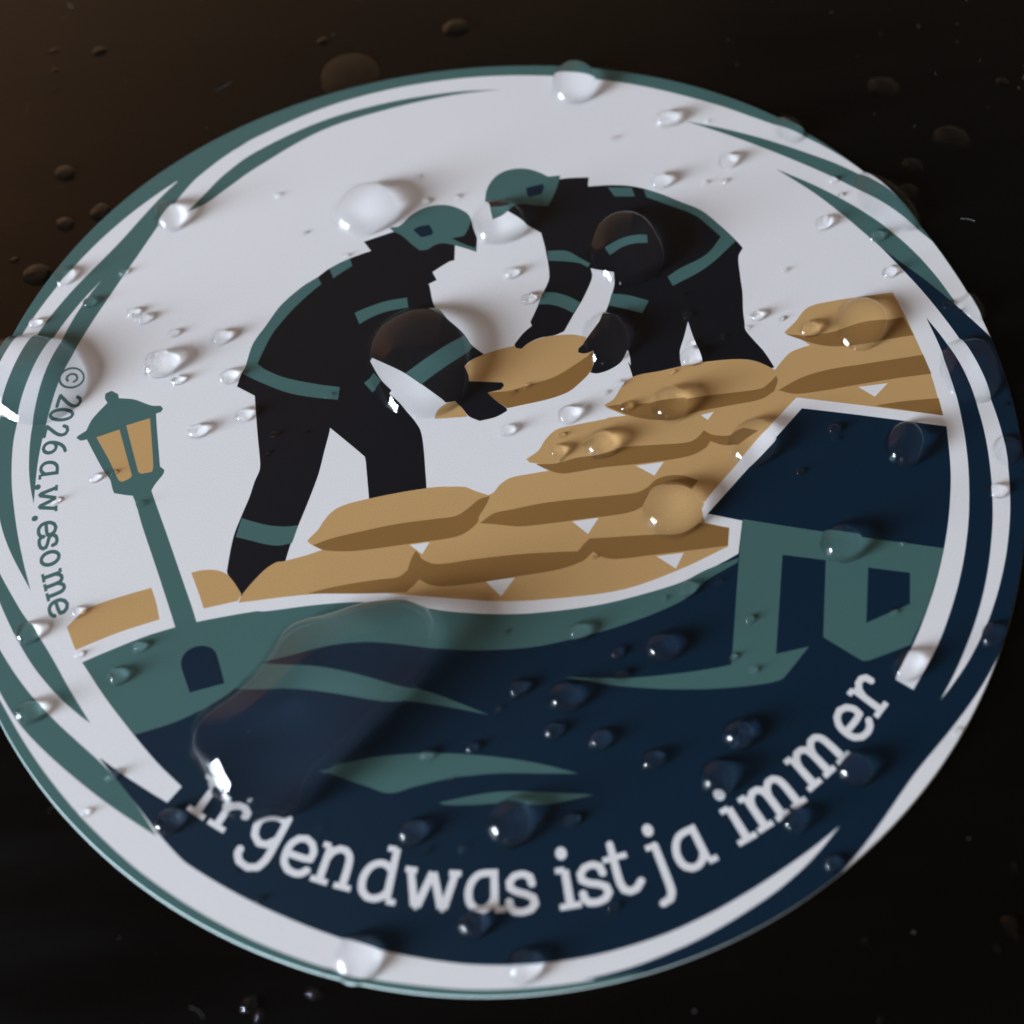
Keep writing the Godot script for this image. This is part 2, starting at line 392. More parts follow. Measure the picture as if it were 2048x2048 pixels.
	[5, [-1325,963,-1190,923,-899,878,-705,855,-413,843,-285,835,-186,779,-104,716,-24,696,-59,771,-113,853,-131,906,-228,982,-326,1009,-614,1025,-998,1042,-1142,1032,-1257,1008]],
	[5, [-562,1144,-478,1198,-384,1210,-194,1198,139,1191,423,1202,564,1212,618,1157,661,1119,812,1126,1050,1133,1286,1142,1367,1118,1450,1074,1659,1139,1624,1278,1358,1287,1074,1294,837,1300,736,1276,672,1225,645,1249,593,1290,409,1339,125,1361,-159,1383,-393,1386,-486,1367,-569,1317]],
	[5, [-1360,1341,-1237,1318,-1049,1296,-860,1285,-718,1279,-651,1234,-619,1143,-586,1085,-556,1134,-546,1224,-573,1314,-666,1402,-909,1387,-1190,1359]],
]
const MOTTO := [["I",2.2063,34.96], ["r",2.1597,34.97], ["g",2.0713,34.95], ["e",1.9941,35.46], ["n",1.9199,35.39], ["d",1.8333,35.66], ["w",1.7406,35.75], ["a",1.6469,35.72], ["s",1.5812,35.91], ["i",1.4992,35.95], ["s",1.4532,36.00], ["t",1.3993,35.90], ["j",1.3281,35.93], ["a",1.2696,35.86], ["i",1.1715,35.75], ["m",1.0940,35.70], ["m",0.9747,35.41], ["e",0.8758,35.39], ["r",0.8186,35.19]]
const NOTE := [["c",-2.9248,33.64], ["2",-2.9872,33.15], ["0",-3.0250,33.45], ["2",-3.0691,33.54], ["6",-3.1145,33.39], ["a",3.1109,33.54], [".",3.0674,34.03], ["w",3.0303,33.49], [".",2.9889,34.18], ["e",2.9558,33.58], ["s",2.9236,33.58], ["o",2.8802,33.60], ["m",2.8135,33.68], ["e",2.7593,33.82]]

func to_pixel(q: Vector2) -> Vector2:
	return (q / HALF * 0.5 + Vector2(0.5, 0.5)) * SIDE

func corner(a: Vector2, b: Vector2, c: Vector2) -> bool:
	return absf((b - a).angle_to(c - b)) > 0.62

func rounded(pts: PackedVector2Array, closed: bool, steps := 6) -> PackedVector2Array:
	# Catmull-Rom through the points, kept sharp where the outline turns sharply
	var n := pts.size()
	var out := PackedVector2Array()
	var last := n if closed else n - 1
	for i in last:
		var p1 := pts[i]
		var p2 := pts[(i + 1) % n]
		var p0 := pts[(i + n - 1) % n]
		var p3 := pts[(i + 2) % n]
		var sharp1 := (not closed and i == 0) or corner(p0, p1, p2)
		var sharp2 := (not closed and i == n - 2) or corner(p1, p2, p3)
		var d := p1.distance_to(p2)
		var t1 := (p2 - p1) if sharp1 else (p2 - p0).normalized() * d
		var t2 := (p2 - p1) if sharp2 else (p3 - p1).normalized() * d
		for k in steps:
			var t := float(k) / steps
			var t_2 := t * t
			var t_3 := t_2 * t
			out.append(p1 * (2 * t_3 - 3 * t_2 + 1) + t1 * (t_3 - 2 * t_2 + t) + p2 * (-2 * t_3 + 3 * t_2) + t2 * (t_3 - t_2))
	if not closed:
		out.append(pts[n - 1])
	return out

func fill(polys: Array, ink: Color) -> void:
	# scan-line fill of the non-zero union of the outlines (pixels), four lines a row, soft at the edges
	var top := 1e9
	var low := -1e9
	var left := 1e9
	var far := -1e9
	for poly in polys:
		for q in poly:
			top = minf(top, q.y)
			low = maxf(low, q.y)
			left = minf(left, q.x)
			far = maxf(far, q.x)
	var y0 := clampi(int(floorf(top)), 0, SIDE - 1)
	var y1 := clampi(int(ceilf(low)), 0, SIDE - 1)
	var x0 := clampi(int(floorf(left)) - 1, 0, SIDE - 1)
	var x1 := clampi(int(ceilf(far)) + 1, 0, SIDE - 1)
	var wide := x1 - x0 + 3
	var hits := []
	hits.resize((y1 - y0 + 1) * 4)
	for poly: PackedVector2Array in polys:
		var n := poly.size()
		for i in n:
			var a := poly[i]
			var b := poly[(i + 1) % n]
			if a.y == b.y:
				continue
			var way := 1
			if a.y > b.y:
				var c := a
				a = b
				b = c
				way = -1
			var s0 := maxi(int(ceilf((a.y - y0) * 4.0 - 0.5)), 0)
			var s1 := mini(int(ceilf((b.y - y0) * 4.0 - 0.5)) - 1, hits.size() - 1)
			var slope := (b.x - a.x) / (b.y - a.y)
			for s in range(s0, s1 + 1):
				var x := a.x + ((s + 0.5) * 0.25 + y0 - a.y) * slope
				if hits[s] == null:
					hits[s] = []
				hits[s].append(Vector2(x, way))
	var r := ink.r * 255.0
	var g := ink.g * 255.0
	var b_ := ink.b * 255.0
	for y in range(y0, y1 + 1):
		var cover := PackedFloat32Array()
		cover.resize(wide)
		var any := false
		for s in 4:
			var row = hits[(y - y0) * 4 + s]
			if row == null:
				continue
			any = true
			row.sort()
			var wind := 0
			for i in row.size() - 1:
				wind += int(row[i].y)
				if wind == 0:
					continue
				var xa := clampf(row[i].x - x0, 0.0, wide - 2.0)
				var xb := clampf(row[i + 1].x - x0, 0.0, wide - 2.0)
				# differences of the coverage: a ramp one pixel wide at each end
				var ia := int(xa)
				var fa := xa - ia
				cover[ia] += 0.25 * (1.0 - fa)
				cover[ia + 1] += 0.25 * fa
				var ib := int(xb)
				var fb := xb - ib
				cover[ib] -= 0.25 * (1.0 - fb)
				cover[ib + 1] -= 0.25 * fb
		if not any:
			continue
		var c := 0.0
		var at := (y * SIDE + x0) * 3
		for x in mini(wide, SIDE - x0):
			c += cover[x]
			if c > 0.995:
				print_bytes[at] = int(r)
				print_bytes[at + 1] = int(g)
				print_bytes[at + 2] = int(b_)
			elif c > 0.004:
				print_bytes[at] = int(print_bytes[at] * (1.0 - c) + r * c)
				print_bytes[at + 1] = int(print_bytes[at + 1] * (1.0 - c) + g * c)
				print_bytes[at + 2] = int(print_bytes[at + 2] * (1.0 - c) + b_ * c)
			at += 3

func paint_print() -> void:
	var base := Image.create(SIDE, SIDE, false, Image.FORMAT_RGB8)
	base.fill(INKS[WHITE])
	print_bytes = base.get_data()
	for shape in ART:
		var pts := PackedVector2Array()
		var d: Array = shape[1]
		for i in range(0, d.size(), 2):
			pts.append(to_pixel(Vector2(d[i], d[i + 1]) * 0.01))
		fill([rounded(pts, true)], INKS[shape[0]])
	for l in MOTTO:
		letter(l[0], l[1], l[2], 2.6, 0.208, INKS[WHITE], false)
	for l in NOTE:
		letter(l[0], l[1], l[2], 1.56, 0.195, INKS[TEAL], true)

func oval(cx: float, cy: float, rx: float, ry: float) -> Array:
	var p := []
	for i in 25:
		var a := TAU * i / 24.0
		p.append(Vector2(cx + rx * cos(a), cy + ry * sin(a)))
	return p

# each letter: [where its foot stands, strokes...]; x-height 1
func strokes_of(ch: String) -> Array:
	match ch:
		"I": return [0.31, [[.31, .05, .31, 1.15], [.04, .09, .58, .09], [.04, 1.1, .58, 1.1]]]
		"r": return [0.29, [[.3, .05, .3, .9], [.04, .09, .57, .09], [.07, .9, .3, .9], [.3, .58, .38, .76, .54, .89, .7, .9, .82, .82, .83, .68]]]
		"g": return [0.42, [[.84, .88, .62, .91, .42, .9, .22, .77, .14, .55, .22, .32, .42, .2, .62, .24, .8, .42], [.86, .98, .82, .3, .78, -.08, .68, -.3, .45, -.4, .2, -.36, .07, -.22, .06, -.1]]]
		"e": return [0.45, [[.15, .46, .6, .47, .8, .5, .81, .68, .7, .84, .5, .91, .3, .85, .16, .68, .13, .46, .19, .24, .35, .11, .55, .09, .72, .14, .82, .24]]]
		"n": return [0.59, [[.29, .05, .29, .9], [.06, .09, .52, .09], [.07, .9, .29, .9], [.29, .6, .38, .78, .55, .9, .72, .9, .85, .8, .9, .6, .9, .15], [.68, .09, 1.13, .09]]]
		"m": return [0.82, [[.29, .05, .29, .9], [.07, .09, .51, .09], [.07, .9, .29, .9], [.29, .62, .36, .78, .5, .9, .64, .9, .76, .8, .8, .6, .8, .15], [.61, .09, .99, .09], [.8, .62, .88, .78, 1.02, .9, 1.16, .9, 1.27, .8, 1.31, .6, 1.31, .15], [1.1, .09, 1.53, .09]]]
		"d": return [0.6, [[.84, .78, .66, .89, .48, .9, .28, .8, .16, .6, .14, .42, .2, .22, .36, .1, .54, .1, .72, .18, .84, .3], [.86, 1.3, .84, .12], [.84, .09, 1.08, .09], [.6, 1.27, .86, 1.27]]]
		"w": return [0.77, [[.17, .9, .4, .1], [.46, .1, .76, .9], [.78, .9, 1.06, .1], [1.12, .1, 1.36, .9], [.02, .9, .35, .9], [1.19, .9, 1.52, .9], [.38, .1, .48, .1], [1.04, .1, 1.14, .1]]]
		"a": return [0.53, [[.8, .9, .55, .9, .36, .85, .2, .68, .14, .45, .2, .22, .36, .1, .52, .1, .68, .18, .79, .32], [.8, .99, .8, .12], [.8, .09, 1.06, .09]]]
		"s": return [0.45, [[.74, .68, .7, .84, .52, .91, .3, .88, .17, .76, .18, .62, .34, .53, .56, .46, .74, .37, .77, .23, .66, .12, .46, .08, .26, .1, .15, .2, .14, .32]]]
		"i": return [0.31, [[.31, .05, .31, .9], [.05, .09, .57, .09], [.06, .9, .31, .9], ["dot", .29, 1.28, .155]]]
		"j": return [0.31, [[.31, .9, .31, .1, .29, -.18, .2, -.32, .02, -.36], [.05, .9, .31, .9], ["dot", .29, 1.28, .155]]]
		"t": return [0.45, [[.34, 1.22, .32, .36, .38, .16, .52, .09, .68, .11, .84, .24], [.04, .9, .7, .9]]]
		"o": return [0.46, [oval(.46, .5, .33, .41)]]
		"2": return [0.42, [[.14, .98, .22, 1.15, .42, 1.22, .62, 1.15, .69, .96, .6, .7, .38, .4, .16, .12, .42, .1, .74, .1]]]
		"0": return [0.43, [oval(.43, .65, .31, .56)]]
		"6": return [0.43, [oval(.43, .4, .3, .31), [.68, 1.2, .46, 1.1, .26, .88, .15, .6, .13, .42]]]
		"c": return [0.62, [oval(.62, .55, .58, .6), [.84, .7, .74, .8, .58, .8, .44, .7, .4, .55, .44, .4, .58, .3, .74, .3, .84, .4]]]
	return [0.15, [["dot", .15, .13, .15]]]

func letter(ch: String, angle: float, radius: float, size: float, weight: float, ink: Color, middle: bool) -> void:
	var g := strokes_of(ch)
	var foot: float = g[0]
	var inward := Vector2(-cos(angle), -sin(angle))
	var along := Vector2(inward.y, -inward.x) * -1.0
	if along.dot(Vector2(-sin(angle), cos(angle))) > 0:
		along = -along
	var thin := 0.82
	var wide := 1.0 if middle or ch in ["m", "I", "i"] else 0.96
	var polys := []
	var drop := 0.5 if middle and ch != "." else (0.3 if middle else 0.0)
	if ch in ["2", "0", "6"] and middle:
		drop = 0.62
	for s in g[1]:
		var lines := []
		if s[0] is String:
			lines = [PackedVector2Array(oval(s[1], s[2] / thin, s[3], s[3] / thin))]
		else:
			var pts := PackedVector2Array()
			if s[0] is Vector2:
				pts = PackedVector2Array(s)
			else:
				for i in range(0, s.size(), 2):
					pts.append(Vector2(s[i], s[i + 1]))
			for i in pts.size():
				pts[i].y /= thin
			var round_line := rounded(pts, false, 5) if pts.size() > 2 else pts
			for i in round_line.size():
				round_line[i] *= 1000.0
			var w := weight * 500.0 * (0.62 if ch == "c" else 1.0)
			if pts.size() == 2 and pts[0].y == pts[1].y:
				w *= 0.85
			for poly in Geometry2D.offset_polyline(round_line, w, Geometry2D.JOIN_ROUND, Geometry2D.END_ROUND if pts.size() > 2 else Geometry2D.END_BUTT):
				for i in poly.size():
					poly[i] *= 0.001
				lines.append(poly)
		for line in lines:
			var put := PackedVector2Array()
			for q in line:
				var x: float = (q.x - foot) * size * wide
				var y: float = (q.y * thin - drop) * size
				# bent round the sticker's centre
				var a: float = angle - x / radius
				put.append(to_pixel(Vector2(cos(a), sin(a)) * (radius - y)))
			polys.append(put)
	fill(polys, ink)

# ---------------------------------------------------------------- water

var water: StandardMaterial3D

func water_material() -> StandardMaterial3D:
	if water == null:
		water = StandardMaterial3D.new()
		water.resource_name = "water"
		water.albedo_color = Color(1, 1, 1, 0)
		water.roughness = 0.0
		water.metallic_specular = 0.5
		water.transparency = BaseMaterial3D.TRANSPARENCY_ALPHA
		water.refraction_enabled = true
		water.refraction_scale = 0.033
	return water

func dome(edge: PackedVector2Array, heights: Callable, rings: int, skirt: float) -> ArrayMesh:
	# a closed body of water: a dome over the outline (mm, round the origin), a short skirt into what it wets, a base
	var n := edge.size()
	var v := PackedVector3Array()
	var ix := PackedInt32Array()
	v.append(Vector3(0, heights.call(Vector2.ZERO, 0.0), 0) * MM)
	for k in range(1, rings + 1):
		var s := sin(float(k) / rings * PI / 2.0)
		for i in n:
			var q := edge[i] * s
			v.append(Vector3(q.x, 0.0 if k == rings else heights.call(q, s), q.y) * MM)
	for i in n:
		ix.append_array([0, 1 + i, 1 + (i + 1) % n])
	for k in rings - 1:
		for i in n:
			var a := 1 + k * n + i
			var b := 1 + k * n + (i + 1) % n
			ix.append_array([a, a + n, b + n, a, b + n, b])
	ix = flip(ix, v, Vector3.UP)
	var nm := PackedVector3Array()
	nm.resize(v.size())
	for t in range(0, ix.size(), 3):
		var c := (v[ix[t + 2]] - v[ix[t]]).cross(v[ix[t + 1]] - v[ix[t]])
		for j in 3:
			nm[ix[t + j]] += c
	for i in nm.size():
		nm[i] = nm[i].normalized()
	var last := v.size() - n
	var skirt_at := v.size()
	for ring in 3:
		for i in n:
			v.append(v[last + i] - Vector3(0, 0.0 if ring == 0 else skirt, 0))
			nm.append(Vector3.DOWN if ring == 2 else Vector3(edge[i].x, 0, edge[i].y).normalized())
	var foot := v.size()
	v.append(Vector3(0, -skirt, 0))
	nm.append(Vector3.DOWN)
	var side := PackedInt32Array()
	for i in n:
		var a := skirt_at + i
		var b := skirt_at + (i + 1) % n
		side.append_array([a, a + n, b + n, a, b + n, b])
	ix.append_array(flip(side, v, nm[skirt_at]))
	var base := PackedInt32Array()
	for i in n:
		base.append_array([foot, skirt_at + 2 * n + i, skirt_at + 2 * n + (i + 1) % n])
	ix.append_array(flip(base, v, Vector3.DOWN))
	var arrays := []
	arrays.resize(Mesh.ARRAY_MAX)
	arrays[Mesh.ARRAY_VERTEX] = v
	arrays[Mesh.ARRAY_NORMAL] = nm
	arrays[Mesh.ARRAY_INDEX] = ix
	var m := ArrayMesh.new()
	m.add_surface_from_arrays(Mesh.PRIMITIVE_TRIANGLES, arrays)
	return m

func water_thing(called: String, mesh: Mesh, at: Vector3, label: String, group: String) -> void:
	var o := MeshInstance3D.new()
	o.name = numbered(called)
	o.mesh = mesh
	o.material_override = water_material()
	o.position = at
	o.set_meta("label", label)
	o.set_meta("category", "water drop" if called != "water_puddle" else "puddle")
	if group != "":
		o.set_meta("group", group)
	add_child(o)

func bead(h: float) -> float:
	# gravity flattens the tall drops
	return h / sqrt(1.0 + (h / 2.4) * (h / 2.4))

func build_drops() -> void:
	var rng := RandomNumberGenerator.new()
	rng.seed = 77
	for d in DROPS:
		var r: float = d[2] * 0.01
		var longer: float = sqrt(d[3])
		var turn: float = d[4]
		var theta: float = deg_to_rad(d[5])
		var n := clampi(int(36 + r * 22), 40, 112)
		var rings := clampi(int(13 + r * 7), 14, 32)
		var wave := []
		for k in 4:
			wave.append([rng.randf_range(0.2, 1.0) * 0.026 / (1.0 + 0.3 * absf(k - 1)), rng.randf() * TAU])
		var edge := PackedVector2Array()
		for i in n:
			var a := TAU * i / n
			var rr := r
			for k in 4:
				rr += r * wave[k][0] * cos((k + 2) * a + wave[k][1])
			edge.append(Vector2(cos(a) * rr * longer, sin(a) * rr / longer).rotated(turn))
		var c := r / tan(theta)
		var shape := func(_q: Vector2, s: float) -> float: return bead(sqrt(r * r * (1.0 - s * s) + c * c) - c)
		var on: String = d[6]
		var y := FILM if on == "s" else (FILM * 0.6 if on == "r" else 0.0)
		var skirt := 0.00004 if on != "r" else FILM * 0.6 + 0.00003
		water_thing("water_drop", dome(edge, shape, rings, skirt), Vector3(d[0] * 0.01 * MM, y, d[1] * 0.01 * MM), d[7], d[8])

const PUDDLE := [-1191,1536,-1068,1495,-863,1459,-663,1476,-515,1552,-446,1708,-483,1897,-606,2081,-773,2238,-936,2378,-1083,2518,-1224,2628,-1298,2718,-1368,2844,-1511,2894,-1680,2897,-1821,2871,-1937,2728,-2006,2603,-2061,2501,-2125,2419,-2148,2326,-2119,2211,-2030,2116,-1878,2047,-1767,1946,-1654,1835,-1602,1739,-1549,1634,-1453,1562,-1331,1540]

func build_puddle() -> void:
	var pts := PackedVector2Array()
	for i in range(0, PUDDLE.size(), 2):
		pts.append(Vector2(PUDDLE[i], PUDDLE[i + 1]) * 0.01)
	var smooth := rounded(pts, true, 5)
	var lo := Vector2(1e9, 1e9)
	var hi := -lo
	for q in smooth:
		lo = lo.min(q)
		hi = hi.max(q)
	# height of a thin pool held by surface tension: a relaxed membrane over the outline
	var cells := 72
	var step := (hi - lo) / (cells - 1)
	var inside := PackedByteArray()
	inside.resize(cells * cells)
	for j in cells:
		for i in cells:
			inside[j * cells + i] = 1 if Geometry2D.is_point_in_polygon(lo + Vector2(i, j) * step, smooth) else 0
	var u := PackedFloat32Array()
	u.resize(cells * cells)
	var ax := 1.0 / (step.x * step.x)
	var ay := 1.0 / (step.y * step.y)
	var screen := 1.0 / (2.6 * 2.6)
	for pass_ in 220:
		for j in range(1, cells - 1):
			for i in range(1, cells - 1):
				var k := j * cells + i
				if inside[k]:
					u[k] += 1.7 * ((ax * (u[k - 1] + u[k + 1]) + ay * (u[k - cells] + u[k + cells]) + 1.0) / (2.0 * ax + 2.0 * ay + screen) - u[k])
	var centre := Vector2.ZERO
	for q in smooth:
		centre += q / smooth.size()
	var edge := PackedVector2Array()
	for q in smooth:
		edge.append(q - centre)
	var at := func(q: Vector2) -> float:
		var f: Vector2 = (q + centre - lo) / step
		var i := clampi(int(f.x), 0, cells - 2)
		var j := clampi(int(f.y), 0, cells - 2)
		var t := f - Vector2(i, j)
		var k := j * cells + i
		return lerpf(lerpf(u[k], u[k + 1], t.x), lerpf(u[k + cells], u[k + cells + 1], t.x), t.y)
	var c := 0.7
	var shape := func(q: Vector2, _s: float) -> float: return sqrt(4.0 * at.call(q) + c * c) - c
	water_thing("water_puddle", dome(edge, shape, 36, 0.00004), Vector3(centre.x * MM, FILM, centre.y * MM), "long curved pool of clear water over the wave and the capital letter I", "")

